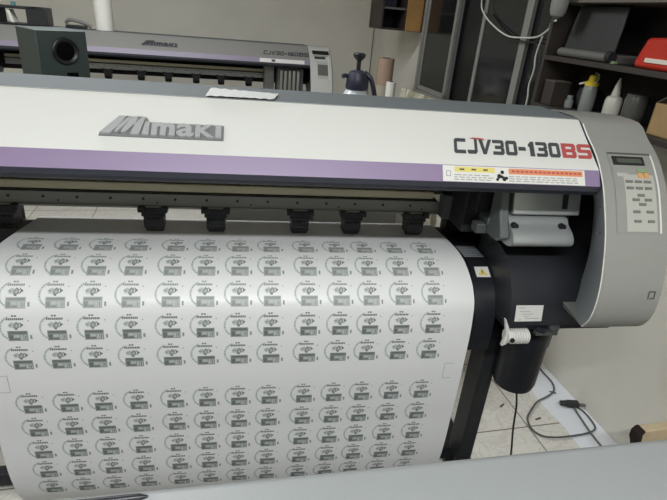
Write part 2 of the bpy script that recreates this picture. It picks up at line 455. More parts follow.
    if near or True:
        pan = Bc(pn, 'control_panel', cp)
        d = MB(); patch(d, .042, S0+.013, .132, S0+.038, M['blackmatte'] if near else M['black'], .0016, 3, .0016); patch(d, .054, S0+.019, .124, S0+.032, M['lcd'], .0022, 3)
        Bc(d, 'display', pan)
        keys = []
        for r_ in range(2):
            for c_ in range(3): keys.append((.066+.026*c_, S0+.080+.017*r_))
        keys += [(.095, S0+.115), (.080, S0+.1265), (.115, S0+.1265), (.098, S0+.138), (.080, S0+.157), (.118, S0+.157), (.082, S0+.181), (.120, S0+.181)]
        if near:
            for (u, s_) in keys:
                q = MB(); patch(q, u, s_, u+.019, s_+.0065, M['key'], .0028, 2, .002); Bc(q, 'key', pan)
            q = MB(); patch(q, .104, S0+.048, .134, S0+.057, M['kgreen'], .0024, 2, .002); patch(q, .104, S0+.059, .116, S0+.073, M['korange'], .0024, 2, .002); patch(q, .121, S0+.059, .134, S0+.073, M['korange'], .0024, 2, .002)
            k_ = Bc(q, 'selector_keys', pan); k_['label'] = 'green and orange selector keys'
        else:
            q = MB(); patch(q, .03, S0-.06, .17, S0-.012, M['black'], .002, 3, .002); Bc(q, 'panel_header', pan); q = MB(); patch(q, .062, S0+.09, .148, S1-.03, M['lapg'], .0012, 6); Bc(q, 'keypad', pan)
    if near:
        q = MB()
        for a, b, c_, d_ in ((.143, .478, .146, .500), (.143, .478, .163, .481), (.160, .478, .163, .500), (.149, .497, .163, .500)):
            patch(q, a, b, c_, d_, M['let'], .0008, 1)
        Bc(q, 'cap_mark', cp)
    # capping station cover at the right
    sp = [(1.42, 1.035), (1.30, 1.033), (1.25, 1.020), (1.21, .992), (1.175, .95), (1.152, .90), (1.142, .838), (1.42, .838)]
    s = MB().prism(fine(sp[:7], 4)+sp[7:], .752, XC+.163, M['station']); sc = B(s, 'station_cover', smooth=True)
    s = MB().box((.752, 1.15, .818), (1.095, 1.45, .837), M['black']); B(s, 'station_base', bevel=.003)
    s = MB().lathe([(.018, 0), (.020, -.008), (.018, -.016)], (.865, 1.150, .832), M['black'], 16).lathe([(.016, 0), (.017, -.01), (.015, -.018)], (.905, 1.148, .836), M['carrdark'], 16)
    s.box((.845, 1.135, .806), (.915, 1.15, .817), M['carrdark']); B(s, 'latch')
    if not near:
        c = MB().box((.62, 1.22, 1.02), (.84, 1.40, 1.24), M['carrdark'])
        for i in range(5): c.box((.64+i*.036, 1.205, 1.05), (.662+i*.036, 1.22, 1.22), M['steel'])
        c.box((.52, 1.30, 1.02), (.60, 1.42, 1.24), M['rail']); B(c, 'carriage_head', bevel=.003)
        c = MB().box((-1.5, 1.36, 1.0), (.80, 1.47, 1.03), M['steel']); B(c, 'front_rail', bevel=.003)
    if near:
        s = MB()
        def rl_(u, v, d): # v from the lower to the upper edge
            y = 1.1435+(1.1535-1.1435)*v; z = .853+(.902-.853)*v; return Vector((.768+u, y-.0022-d, z+d*.2))
        def rq(u0, v0, u1, v1, m, d): s.add([rl_(u0, v0, d), rl_(u1, v0, d), rl_(u1, v1, d), rl_(u0, v1, d)], [(0, 1, 2, 3)], m)
        rq(0, 0, .086, 1, M['sticker'], 0)
        for (u, v, w_) in ((.008, .82, .02), (.012, .60, .034), (.022, .44, .034), (.028, .3, .016), (.032, .17, .044), (.010, .08, .012)): rq(u, v, u+w_, v+.035, M['print'], .0004)
        B(s, 'rating_label')
        # carriage head cover
        c = MB().prism([(1.26, 1.245), (1.235, 1.245), (1.21, 1.16), (1.235, 1.155), (1.26, 1.155)], .722, .925, M['carr'])
        c.box((.80, 1.25, 1.10), (.925, 1.45, 1.24), M['carrdark'])
        hd = B(c, 'carriage_head', bevel=.004)
        c = MB().prism(fine([(1.25, 1.153), (1.215, 1.15), (1.20, 1.135), (1.172, 1.12), (1.158, 1.10), (1.165, 1.085), (1.19, 1.076), (1.25, 1.076)], 3), .712, .893, M['carr'])
        Bc(c, 'head_nose', hd, smooth=True)
        c = MB().prism([(1.26, 1.245), (1.235, 1.23), (1.21, 1.155), (1.178, 1.10), (1.205, 1.082), (1.27, 1.08), (1.275, 1.245)], .684, .7115, mat('head_flank_grey', (.10, .115, .115), .45))
        Bc(c, 'head_flank', hd, bevel=.005)
        for x, z, y in ((.752, 1.229, 1.2285), (.845, 1.229, 1.2285)):
            c = MB().lathe([(.0055, -.003), (.0055, .002)], (x, y, z), M['black'], 12, 'y'); Bc(c, 'screw', hd)
        for x in (.724, .868):
            c = MB().lathe([(.0105, -.006), (.0105, .006)], (x, 1.193, 1.132), M['black'], 14, 'y'); Bc(c, 'screw', hd)
        c = MB().prism([(1.2305, 1.232), (1.2275, 1.232), (1.214, 1.178), (1.217, 1.178)], .868, .884, M['blackmatte']); Bc(c, 'slot', hd)
        # cutter mechanism left of the head
        c = MB().box((.585, 1.34, 1.02), (.70, 1.46, 1.24), M['blackmatte']).box((.60, 1.30, 1.10), (.66, 1.36, 1.22), M['blackmatte']).box((.655, 1.29, 1.14), (.69, 1.34, 1.235), M['black'])
        c.cyl((.645, 1.30, 1.085), .022, -.04, .02, M['carrdark'], 'y', 18).cyl((.665, 1.28, 1.06), .016, -.03, .03, M['black'], 'z', 14)
        c.box((.60, 1.27, 1.045), (.685, 1.31, 1.075), M['carrdark']).cyl((.612, 1.32, 1.15), .010, -.03, .03, M['rail'], 'z', 12)
        c.box((.56, 1.44, 1.02), (.60, 1.49, 1.10), M['carrdark'])
        c.v = [v+Vector((.055, .0, .03)) for v in c.v]; cm = B(c, 'cutter_unit', bevel=.003)
        c = MB().tube([(.640, 1.275, 1.070), (.640, 1.275, 1.100), (.662, 1.275, 1.100), (.664, 1.275, 1.075)], .0035, M['steel'], 8, 1).lathe([(.008, 0), (.008, .02)], (.645, 1.272, 1.052), M['steel'], 12)
        c.v = [v+Vector((.055, .0, .03)) for v in c.v]; Bc(c, 'cutter_bracket', cm)
        c = MB().tube([(.61, 1.34, 1.23), (.64, 1.33, 1.245), (.68, 1.34, 1.215), (.69, 1.345, 1.15), (.675, 1.34, 1.09)], .007, M['black'], 8); c.v = [v+Vector((.055, .0, .03)) for v in c.v]; Bc(c, 'cutter_cable', cm)
        # guide insert, warning sticker on the platen
        c = MB().box((.676, 1.352, .9585), (.742, 1.43, .9615), M['guide'])
        for i in range(4): c.box((.680, 1.362+i*.018, .9615), (.738, 1.366+i*.018, .9622), M['capside'])
        B(c, 'edge_guide', bevel=.001)
        c = MB(); ps = [(1.322, .9372), (1.288, .9185)]
        def sa(u, t, d): 
            y = ps[0][0]+(ps[1][0]-ps[0][0])*t; z = ps[0][1]+(ps[1][1]-ps[0][1])*t; return Vector((.699+u, y-.002-d*.5, z+.0035+d))
        c.add([sa(0, 0, 0), sa(.046, 0, 0), sa(.046, 1, 0), sa(0, 1, 0)], [(0, 1, 2, 3)], M['sticker'])
        c.add([sa(.023, .12, .0004), sa(.040, .82, .0004), sa(.006, .82, .0004)], [(0, 1, 2)], M['yellow'])
        c.add([sa(.0215, .35, .0008), sa(.0245, .35, .0008), sa(.0245, .7, .0008), sa(.0215, .7, .0008)], [(0, 1, 2, 3)], M['let'])
        B(c, 'warning_sticker')
        # white ribbed connector
        c = MB(); pr = [(.021, .0), (.021, .012)]
        for i in range(7): x = .014+i*.0078; pr += [(.0195, x), (.0235, x+.0018), (.0235, x+.0048), (.0195, x+.0066)]
        pr += [(.016, .071)]
        c.lathe(pr, (.752, 1.14, .803), M['sticker'], 24, 'x').cyl((.762, 1.118, .804), .007, -.004, .001, M['blackmatte'], 'y', 12)
        c.prism([(.733, .866), (.736, .866), (.757, .826), (.757, .780), (.742, .774), (.748, .812)], 1.132, 1.142, M['sticker'], 'y')
        B(c, 'ribbed_connector', smooth=True)
        # waste bottle
        c = MB().lathe([(.055, .522), (.065, .529), (.071, .549), (.073, .80), (.066, .817)], (.902, 1.26, 0), M['black'], 40); wb = B(c, 'waste_bottle', smooth=True)
        c = MB().lathe([(.03, .60), (.034, .615), (.034, .817)], (1.035, 1.36, 0), M['black'], 20); B(c, 'hose_sleeve', smooth=True)
        c = MB().lathe([(.013, .502), (.013, .523)], (.912, 1.24, 0), M['kgreen'], 14); c.tube([(.912, 1.24, .51), (.930, 1.24, .44), (.938, 1.24, .38), (.948, 1.24, .31), (.968, 1.24, .20), (.975, 1.235, .08), (1.0, 1.21, .008), (1.06, 1.18, .005)], .0036, M['corddk'])
        B(c, 'drain_tube')
    # stand: legs, feet and cross beam
    G = 0. if near else .058
    for sx in (1, -1):
        x = .797 if sx > 0 else XL+.40
        lm = mat('leg_black', (.022, .023, .026), .5)
        l = MB().box((x, 1.30, .075+G), (x+.052, 1.392, .73), lm).box((x-.008, 1.295, .68), (x+.09, 1.40, .815), M['black']); l.box((x+.0525, 1.31, .075+G), (x+.060, 1.38, .70), M['black'])
        B(l, 'leg', bevel=.003)
        f = MB().box((x-.025, 1.08, .045+G), (x+.085, 1.72, .075+G), M['black']); ft = B(f, 'foot', bevel=.006)
        for yy in (1.13, 1.67):
            w = MB().lathe([(.022, -.012), (.022, .012)], (x+.017, yy, .0225+G), M['black'], 18, 'x'); Bc(w, 'caster', ft)
    b = MB().box((XL+.45, 1.34, .085+G), (.784, 1.38, .14+G), M['black']); B(b, 'cross_beam', bevel=.003)
    b = MB().prism([(1.42, .85), (1.66, .91), (1.66, .72), (1.42, .72)], XL+.05, 1.0, M['black']); B(b, 'lower_body')
    return root

near = printer(True, 'large white and grey inkjet printer with purple stripe in the foreground', (-.2, 1.40, 0), 0)

# the far printer: right rear top corner at (.545, 3.69)
c4, s4 = math.cos(ROOM), math.sin(ROOM)
dx, dy = -.2-1.06, 1.40-1.45
far = printer(False, 'farther inkjet printer, cover greyed for dim light, standing against the back wall', (.651+dx*c4-dy*s4, 4.744+dx*s4+dy*c4, -.058), ROOM, XL=-1.715)

# ------------------------------------------------------------------ printed sheet over the platen
sheet = [(1.605, .9655), (1.50, .9665), (1.42, .9655), (1.3705, .9605), (1.328, .9475), (1.2886, .924), (1.252, .890), (1.2295, .8577), (1.219, .81), (1.2139, .7669), (1.2105, .6747), (1.2103, .5177), (1.2133, .4261), (1.2142, .3369), (1.2196, .2501), (1.2358, .1648), (1.262, .10)]
SF = fine(sheet, 6); SP = [Vector((0, a, b)) for a, b in SF]
SL = [0.]
for i in range(len(SP)-1): SL.append(SL[-1]+(SP[i+1]-SP[i]).length)
def sheet_pt(x, s, d=0.):
    s = max(0, min(SL[-1]-1e-5, s)); i = 0
    lo, hi = 0, len(SL)-1
    while hi-lo > 1:
        mid = (lo+hi)//2
        if SL[mid] <= s: lo = mid
        else: hi = mid
    i = lo; t = (s-SL[i])/(SL[i+1]-SL[i]); p = SP[i].lerp(SP[i+1], t); tg = (SP[i+1]-SP[i]).normalized()
    n = Vector((0, tg.z, -tg.y)); n = -n if n.dot(Vector((0, -1, .6))) < 0 else n
    return Vector((x, p.y, p.z))+n*d
def s_of(y, z):
    q = Vector((0, y, z)); return min(zip(((p-q).length for p in SP), SL))[1]
shm = MB(); X0, X1 = -.712, .680
n = len(SL); vs = []
def xe(s): k = max(0., 1-s/.36); return X0+.058*k, X1-.032*k
for s in SL: vs += [sheet_pt(xe(s)[0], s), sheet_pt(xe(s)[1], s)]
for s in SL: vs += [sheet_pt(xe(s)[0], s, -.0012), sheet_pt(xe(s)[1], s, -.0012)]
o = 2*n
fs = [(2*i, 2*i+1, 2*i+3, 2*i+2) for i in range(n-1)]+[(o+2*i, o+2*i+2, o+2*i+3, o+2*i+1) for i in range(n-1)]
fs += [(2*i, 2*i+2, o+2*i+2, o+2*i) for i in range(n-1)]+[(2*i+1, o+2*i+1, o+2*i+3, 2*i+3) for i in range(n-1)]+[(0, o, o+1, 1), (2*n-2, 2*n-1, o+2*n-1, o+2*n-2)]
SH = Vector((-.02, 1.23, .10))
shm.add(vs, fs, M['media']); 
sh = shm.shift(SH).build('printed_vinyl_sheet', None, smooth=True, loc=SH)
tag(sh, 'wide white vinyl sheet printed with rows of small round labels, hanging from the near printer', 'printed sheet')
# the printing: thirteen columns, ten rows
CX = [-.600, -.503, -.410, -.3125, -.2085, -.116, -.0225, .0695, .1755, .2695, .359, .456, .556]
RY = [(1.3705, .9605), (1.2886, .924), (1.2295, .8577), (1.2139, .7669), (1.2105, .6747), (1.2103, .5177), (1.2133, .4261), (1.2142, .3369), (1.2196, .2501), (1.2358, .1648)]
pr = MB()
def iq(x, s, u0, v0, u1, v1, m, d=.0005):
    k = max(1, int(abs(v1-v0)/.006)); vs = []
    for j in range(k+1):
        v = v0+(v1-v0)*j/k; vs += [sheet_pt(x+u0, s-v, d), sheet_pt(x+u1, s-v, d)]
    pr.add(vs, [(2*j, 2*j+1, 2*j+3, 2*j+2) for j in range(k)], m)
def ip(x, s, pts, m, d=.0005): pr.add([sheet_pt(x+u, s-v, d) for u, v in pts], [tuple(range(len(pts)))], m)
for r, (yy, zz) in enumerate(RY):
    s = s_of(yy, zz)
    for cx in CX:
        # boxed panel
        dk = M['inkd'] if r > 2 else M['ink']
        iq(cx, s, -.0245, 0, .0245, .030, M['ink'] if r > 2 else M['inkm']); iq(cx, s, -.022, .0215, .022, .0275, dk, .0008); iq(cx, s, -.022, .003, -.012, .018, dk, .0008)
        iq(cx, s, -.010, .010, .004, .018, M['inkl'], .0008); iq(cx, s, -.010, .003, .004, .007, dk, .0008); iq(cx, s, .006, .003, .0125, .018, M['inkl'], .0008); iq(cx, s, .0145, .003, .022, .018, M['inkl'], .0008)
        iq(cx, s, .017, .005, .0195, .016, dk, .0011)
        iq(cx, s, .0295, .005, .0345, .017, M['ink'])
        iq(cx, s, .028, .057, .031, .060, M['ink'])
        # emblem
        ip(cx, s, [(-.022, .047), (-.016, .053), (-.009, .055), (-.006, .050), (-.010, .040), (-.017, .038)], M['inkl'])
        ip(cx, s, [(-.009, .038), (-.003, .034), (.006, .040), (.007, .051), (-.001, .056), (-.007, .049)], M['ink'], .0007)
        ip(cx, s, [(-.004, .042), (.001, .040), (.003, .046), (-.001, .050)], M['inkl'], .0009)
        ip(cx, s, [(.006, .038), (.017, .047), (.006, .056), (.010, .047)], M['inkd'], .0008)
        iq(cx, s, -.005, .033, .001, .037, M['inkd'], .0008); iq(cx, s, -.019, .045, -.012, .048, M['ink'], .0008)
        # head lines
        u = -.024
        while u < .015:
            w = .0036; iq(cx, s, u, .0605, u+w, .0665, dk); u += w+.0011
        iq(cx, s, -.011, .070, -.006, .0745, dk); iq(cx, s, -.004, .070, .001, .0745, dk)
        # lettering running round the left of the circle
        c0 = (-.006, .037); R0, R1 = .0325, .0375
        for k in range(13):
            a0 = math.radians(112+k*10.5); a1 = a0+math.radians(8.4)
            ip(cx, s, [(c0[0]+R0*math.cos(a0), c0[1]+R0*math.sin(a0)), (c0[0]+R1*math.cos(a0), c0[1]+R1*math.sin(a0)), (c0[0]+R1*math.cos(a1), c0[1]+R1*math.sin(a1)), (c0[0]+R0*math.cos(a1), c0[1]+R0*math.sin(a1))], M['inkg'] if k % 4 else M['inkl'])
# register marks
sm = s_of(1.2105, .585)
for x, sgn in ((-.649, -1), (.616, 1)):
    iq(x, sm, 0, 0, .0012, .058, M['ink']); 
    for v in (0, .057): iq(x, sm, min(0, sgn*.03), v, max(0, sgn*.03), v+.0012, M['ink'])
pr.shift(SH).build('printed_labels', sh)

# loose crinkled paper on top of the printer
q = MB(); nx, ny = 14, 8; cs = [Vector((-.101, 1.25, 0)), Vector((.058, 1.255, 0)), Vector((.072, 1.335, 0)), Vector((-.098, 1.37, 0))]
def bil(i, j, t):
    a = cs[0].lerp(cs[1], i/nx); b = cs[3].lerp(cs[2], i/nx); p = a.lerp(b, j/ny)
    p.z = 1.4245+t+.0022*abs(math.sin(i*1.7+j*2.3)); return p
vs = [bil(i, j, 0) for j in range(ny+1) for i in range(nx+1)]; w = nx+1
vs2 = [v-Vector((0, 0, .0015)) for v in vs]; nn_ = len(vs)
fs = [(j*w+i, j*w+i+1, (j+1)*w+i+1, (j+1)*w+i) for j in range(ny) for i in range(nx)]
fs += [tuple(nn_+k for k in f[::-1]) for f in fs]
per = [i for i in range(nx)]+[j*w+nx for j in range(ny)]+[ny*w+i for i in range(nx, 0, -1)]+[j*w for j in range(ny, 0, -1)]
fs += [(per[k], nn_+per[k], nn_+per[(k+1) % len(per)], per[(k+1) % len(per)]) for k in range(len(per))]
q.add(vs+vs2, fs, M['bubble']); o_ = q.shift((0, 1.30, 1.42)).build('bubble_wrap_sheet', None, smooth=True, loc=(0, 1.30, 1.42))
tag(o_, 'small crinkled sheet of white bubble wrap lying on top of the near printer', 'wrap')

# ------------------------------------------------------------------ near worktop
TR = math.radians(2.3)
tb = thing('worktop_table', 'pale grey table top with rounded edge along the bottom of the photo', 'table', (.1, .10, 0), TR)
n8 = 8; r_ = .022; zt = .95; ye = .481; 
poly = [(-.60, zt)]+[(ye-r_+r_*math.sin(a*PI/2/n8), zt-r_+r_*math.cos(a*PI/2/n8)) for a in range(n8+1)]+[(ye, zt-.06), (-.60, zt-.06)]
MB().prism(poly, -1.5, 1.28, M['table']).build('table_top', tb, smooth=True)
MB().box((-1.44, .36, .08), (1.22, .375, .8895), mat('shade_panel_dark', (.05, .052, .055), .6)).build('shade_panel', tb)  # added unseen panel, keeps bounced light off the lower sheet
for x in (-1.42, 1.18):
    for y in (-.52, .38): MB().box((x, y, 0), (x+.05, y+.05, .8895), M['table_leg']).build('leg', tb, bevel=.004)
pe = MB().lathe([(.0015, 0), (.0055, .012), (.006, .03), (.006, .125), (.005, .135)], (0, 0, 0), M['black'], 14, 'x').build('marker_pen', None, smooth=True, loc=(-.142, .5445, .957))
pe.rotation_euler = (0, 0, math.radians(183)); tag(pe, 'black marker pen lying on the edge of the pale table top', 'pen')

# ------------------------------------------------------------------ room
def Wp(t, d, z): return Vector((1.553-s4*t-c4*d, 1.741+c4*t-s4*d, z))
def WT(name, label, cat, t, d, z, group=None, rz=0): return thing(name, label, cat, Wp(t, d, z), ROOM+rz, group)
# local axes in the wall frame: +x into the wall, +y away along the wall
RO = Wp(0, 0, 0)
fm, mp = tile_mat()
# a joint passes through (1.262,1.56) : shift the pattern in the floor object's own frame
fl = MB().box((-6, -5, -.1), (.14, 4.4, 0), fm).build('floor'); fl.location = RO; fl.rotation_euler = (0, 0, ROOM); struct(fl)
loc_ = Matrix.Rotation(-ROOM, 3, 'Z') @ (Vector((1.262, 1.562, 0))-RO)
mp.inputs['Location'].default_value = (-(loc_.x % .46), -(loc_.y % .46), 0)
def wallbox(name, a, b, m=M['wall']):
    w = MB().box(a, b, m).build(name); w.location = RO; w.rotation_euler = (0, 0, ROOM); return struct(w)
WB = 3.95
WY0, WY1, WZ0, WZ1 = .80, 2.50, 1.09, 2.15
WO = .047
wr = MB().box((WO, -5, 0), (.14, WY0, 2.8), M['wall']).box((WO, WY1, 0), (.14, 4.4, 2.8), M['wall']).box((WO, WY0, 0), (.14, WY1, WZ0), M['wall']).box((WO, WY0, WZ1), (.14, WY1, 2.8), M['wall']).build('wall_right')
wr.location = RO; wr.rotation_euler = (0, 0, ROOM); struct(wr)
wallbox('wall_back', (-6, WB, 0), (.035, WB+.12, 2.8)); wallbox('wall_left', (-6.12, -5, 0), (-6, WB, 2.8)); wallbox('wall_front', (-6, -5.12, 0), (.035, -5, 2.8))
wallbox('ceiling', (-6.1, -5.1, 2.8), (.12, 4.4, 2.9), M['ceil'])
# window: aluminium frame, dark panes, black sheet for the open gap
wn = bpy.data.objects.new('window_1', None); COL.objects.link(wn); wn.location = RO; wn.rotation_euler = (0, 0, ROOM); struct(wn)
f = MB().box((-.012, WY0, WZ0), (.06, WY1, WZ0+.03), M['alu']).box((-.012, WY0, WZ1-.03), (.06, WY1, WZ1), M['alu']).box((-.012, WY1-.03, WZ0), (.06, WY1, WZ1), M['alu']).box((-.012, WY0, WZ0), (.06, WY0+.03, WZ1), M['alu'])
f.build('window_frame', wn, bevel=.003)
def sash(y0, y1, x, wd, m, w2=None):
    z0, z1 = WZ0+.031, WZ1-.031; w2 = w2 or wd
    q = MB().box((x, y0, z0), (x+.022, y0+w2, z1), M['alu']).box((x, y1-wd, z0), (x+.022, y1, z1), M['alu']).box((x, y0, z0), (x+.022, y1, z0+.035), M['alu']).box((x, y0, z1-.035), (x+.022, y1, z1), M['alu'])
    s_ = q.build('window_sash', wn, bevel=.002)
    MB().box((x+.008, y0+w2*.8, z0+.03), (x+.013, y1-wd*.8, z1-.03), m).build('pane', s_)
sash(1.93, 2.465, .0, .035, M['glass']); sash(1.03, 1.56, .0, .035, M['glass'], .06)
MB().box((.05, 1.55, WZ0+.03), (.055, 1.94, WZ1-.03), M['gapblack']).build('pane', wn)  # black sheet standing in for the darkness of the open gap
MB().box((.03, WY0+.03, WZ0+.03), (.035, 1.04, WZ1-.03), M['glass']).build('pane', wn)

# ceiling lamp above the viewer, then three added fill lamps
def lamp(label, x, y, L, W_, power, rz=0., group='ceiling lamps'):
    t = thing('ceiling_lamp', label, 'lamp', (x, y, 2.8), rz, group)
    MB().box((-L/2-.02, -W_/2-.02, -.05), (L/2+.02, W_/2+.02, -.002), M['paper']).build('housing', t, bevel=.004)
    MB().box((-L/2, -W_/2, -.056), (L/2, W_/2, -.0505), M['lamp']).build('diffuser', t)
    ld = bpy.data.lights.new('lamp_light', 'AREA'); ld.shape = 'RECTANGLE'; ld.size = L; ld.size_y = W_; ld.energy = power; ld.color = (.955, .985, 1)
    lo = bpy.data.objects.new('lamp_light', ld); COL.objects.link(lo); lo.parent = t; lo.location = (0, 0, -.062)
lamp('long ceiling lamp above the viewer in front of the near printer', .0, -.80, 1.6, .12, 82)
lamp('added fill lamp far behind the viewer', .3, -3.0, 2.0, .3, 5)  # added frontal fill, sends low light under the cover to the rails
lamp('added fill lamp between the two printers, towards the back', -.9, 2.75, 1.5, .3, 50)  # added to brighten the back wall
lamp('added fill lamp at the left side of the room', -3.0, .2, 1.2, .3, 34)  # added fill for the walls and the cap's inner flank

# ------------------------------------------------------------------ wall shelf unit beside the window
su = WT('wall_shelf_unit', 'dark brown open wall shelf unit right of the window', 'shelf', 0, 0, 1.31)
D = -.225
def SB(a, b, m, name, **k): return MB().box(a, b, m).build(name, su, **k)
SB((D, -.80, 0), (.033, .50, .02), M['brown'], 'shelf_board', bevel=.002)
SB((D, -.80, .205), (-.016, .50, .225), M['brown'], 'shelf_board', bevel=.002)
SB((D, -.80, .432), (.033, .52, .455), mat('top_board_tan', (.13, .115, .095), .6), 'top_board', bevel=.002)
SB((D, .50, 0), (.033, .52, .431), M['brown'], 'side_panel', bevel=.002)
SB((D, -.82, 0), (.033, -.80, .455), M['brown'], 'side_panel', bevel=.002)
SB((-.015, -.80, .0205), (-.003, .4995, .2045), M['shelfback'], 'back_panel'); SB((-.015, -.80, .2255), (-.003, .4995, .4315), M['shelfback'], 'back_panel')

# laptop standing open on the upper board
lp = WT('laptop', 'dark grey laptop with raised lid on the upper shelf', 'laptop', .285, .20, 1.5355)
MB().box((.0, -.155, .0), (.18, .155, .032), M['lapg']).lathe([(.018, -.155), (.018, .155)], (.004, 0, .019), M['lapg'], 14, 'y').build('base', lp, bevel=.004)
a0 = math.radians(8)
MB().add([(.012, -.15, .033), (.022, -.15, .033), (.022, .15, .033), (.012, .15, .033), (.012+.19*math.sin(a0), -.135, .20), (.020+.19*math.sin(a0), -.135, .20), (.020+.19*math.sin(a0), .145, .20), (.012+.19*math.sin(a0), .145, .20)],
         [(0,3,2,1),(4,5,6,7),(0,1,5,4),(1,2,6,5),(2,3,7,6),(3,0,4,7)], M['lapd']).build('lid', lp, bevel=.004)
# red case
MB().lathe([(.020, -.162), (.021, -.150), (.020, -.138)], (.004, 0, .0225), M['blackmatte'], 14, 'y').build('hinge_cap', lp)
rc = WT('red_plastic_case', 'glossy red plastic case with painted-on white highlight on the upper shelf', 'case', -.08, .12, 1.5355)
MB().prism([(-.20, 0), (.080, 0), (.088, .02), (.055, .100), (-.20, .112)], -.085, .06, M['red']).build('body', rc, bevel=.012)
MB().box((-.0885, -.17, .022), (-.0855, .035, .036), M['redhi']).build('highlight_band', rc)  # pale band paints the white highlight on the red case
# bottles on the lower board
def bottle(label, t, d, body, prof, cap, cprof, extra=None, tilt=0.):
    b = WT('squeeze_bottle', label, 'bottle', t, d, 1.331)
    MB().lathe(prof, (0, 0, 0), body, 28).build('body', b, smooth=True)
    MB().lathe(cprof, (0, 0, 0), cap, 20).build('cap', b, smooth=True)
    if extra: extra(b)
def spout(b):
    MB().tube([(0, .0, .118), (-.01, .03, .114), (-.015, .055, .106)], .004, M['sticker'], 8).build('spout', b)
    MB().tube([(0, -.01, .118), (0, -.03, .128), (0, -.028, .152), (0, -.005, .158)], .004, M['clear'], 8).build('loop', b)
bottle('clear squeeze bottle with yellow cap on the lower shelf', .285, .12, M['clear'], [(.026, 0), (.029, .004), (.029, .09), (.025, .106)], M['yelcap'], [(.027, .106), (.027, .120), (.017, .126), (.016, .146), (.010, .15)], spout)
bottle('white glue bottle with pointed nozzle on the lower shelf', .125, .13, M['glue'], [(.029, 0), (.032, .004), (.032, .07), (.027, .084), (.015, .09)], M['glue'], [(.016, .09), (.015, .10), (.010, .13), (.004, .152), (.003, .156)])
j = WT('small_vial', 'small clear vial at the left of the yellow-capped bottle', 'vial', .385, .13, 1.331)
MB().lathe([(.018, 0), (.019, .004), (.019, .03), (.012, .036)], (0, 0, 0), M['clear'], 20).build('body', j, smooth=True); MB().lathe([(.013, .036), (.013, .052)], (0, 0, 0), M['clear'], 16).build('cap', j)
j = WT('clear_jar', 'smoky clear plastic jar right of the white glue bottle', 'jar', .045, .10, 1.331)
MB().lathe([(.036, 0), (.039, .004), (.041, .085), (.038, .10)], (0, 0, 0), M['smoky'], 24).build('body', j, smooth=True); MB().lathe([(.038, .1005), (.038, .108)], (0, 0, 0), M['smoky'], 24).build('lid', j)
j = WT('small_carton', 'small brown carton in the far corner of the lower shelf', 'box', .44, .175, 1.331, rz=.0)
MB().box((-.035, -.035, 0), (.05, .035, .10), M['brown']).build('body', j, bevel=.002)
MB().box((-.036, -.036, .1005), (.051, .036, .104), M['cartond']).build('lid', j)
j = WT('dark_cloth_bundle', 'black crumpled bundle beside the small carton on the lower shelf', 'bundle', .365, .06, 1.331)
q = MB(); q.lathe([(.02, 0), (.045, .006), (.05, .05), (.04, .085), (.015, .10)], (0, 0, 0), M['blackmatte'], 16); bo = q.build('cloth', j, smooth=True)
j = WT('green_eraser', 'tiny green block on the upper shelf beside the red case', 'block', .12, .19, 1.5355)
MB().box((-.01, -.012, 0), (.01, .012, .010), M['kgreen']).build('body', j, bevel=.002)
# cardboard box
cb = WT('cardboard_box', 'open brown cardboard box at the right end of the lower shelf', 'box', -.30, .10, 1.331)
q = MB(); q.box((-.09, -.17, 0), (.085, .165, .004), M['carton']).box((-.09, -.17, .0), (-.086, .165, .105), M['carton']).box((.081, -.17, 0), (.085, .165, .105), M['carton']).box((-.09, .161, 0), (.085, .165, .105), M['carton']).box((-.09, -.17, 0), (.085, -.166, .105), M['carton'])
q.build('body', cb)
MB().add([(-.09, .165, .105), (.085, .165, .105), (.075, .13, .135), (-.08, .13, .135), (-.09, .162, .104), (.085, .162, .104), (.075, .127, .133), (-.08, .127, .133)], [(0,1,2,3),(7,6,5,4),(0,4,5,1),(1,5,6,2),(2,6,7,3),(3,7,4,0)], M['cartond']).build('flap', cb)

# white tube fixture and its cable
tl = WT('tube_fixture', 'white rounded tube lamp hanging in front of the shelf unit top', 'fixture', .42, .27, 1.685)
MB().lathe([(.006, -.006), (.025, .004), (.032, .02), (.034, .045), (.034, .38), (.03, .395)], (0, 0, 0), mat('tube_grey', (.22, .225, .215), .5), 28).build('tube', tl, smooth=True)
MB().cyl((0, 0, 0), .004, .395, 1.113, M['cordw']).build('hanging_cord', tl)
def Wl(pts, d): return [Wp(t, d, z)-Wp(0, 0, 0) for t, z in pts]
cpts = [(1.56, 2.05), (1.547, 1.775), (1.473, 1.692), (1.327, 1.631), (1.165, 1.59), (1.011, 1.589), (.878, 1.601), (.80, 1.64), (.79, 1.668)]
cc = MB().tube([q_ for q_ in Wl(cpts, .035)]+[Wp(.42, .27, 1.672)-Wp(0, 0, 0)], .0045, M['cordw']).build('cable', None); cc.location = RO; tag(cc, 'white cable looping across the top of the window', 'cable')
cpts = [(.84, 1.607), (.858, 1.516), (.845, 1.444), (.858, 1.367), (.844, 1.292), (.85, 1.12)]
cc = MB().tube(Wl(cpts, .032), .0045, M['cordw']).build('cable', None); cc.location = RO; tag(cc, 'white cable hanging down between window and shelf unit', 'cable')
cpts = [(1.50, 1.70), (1.33, 1.62), (1.16, 1.575), (1.0, 1.57), (.87, 1.56), (.82, 1.45), (.81, 1.12)]
cc = MB().tube(Wl(cpts, .022), .0045, M['corddk']).build('cable', None); cc.location = RO; tag(cc, 'dark cable running below the white cable on the window', 'cable')

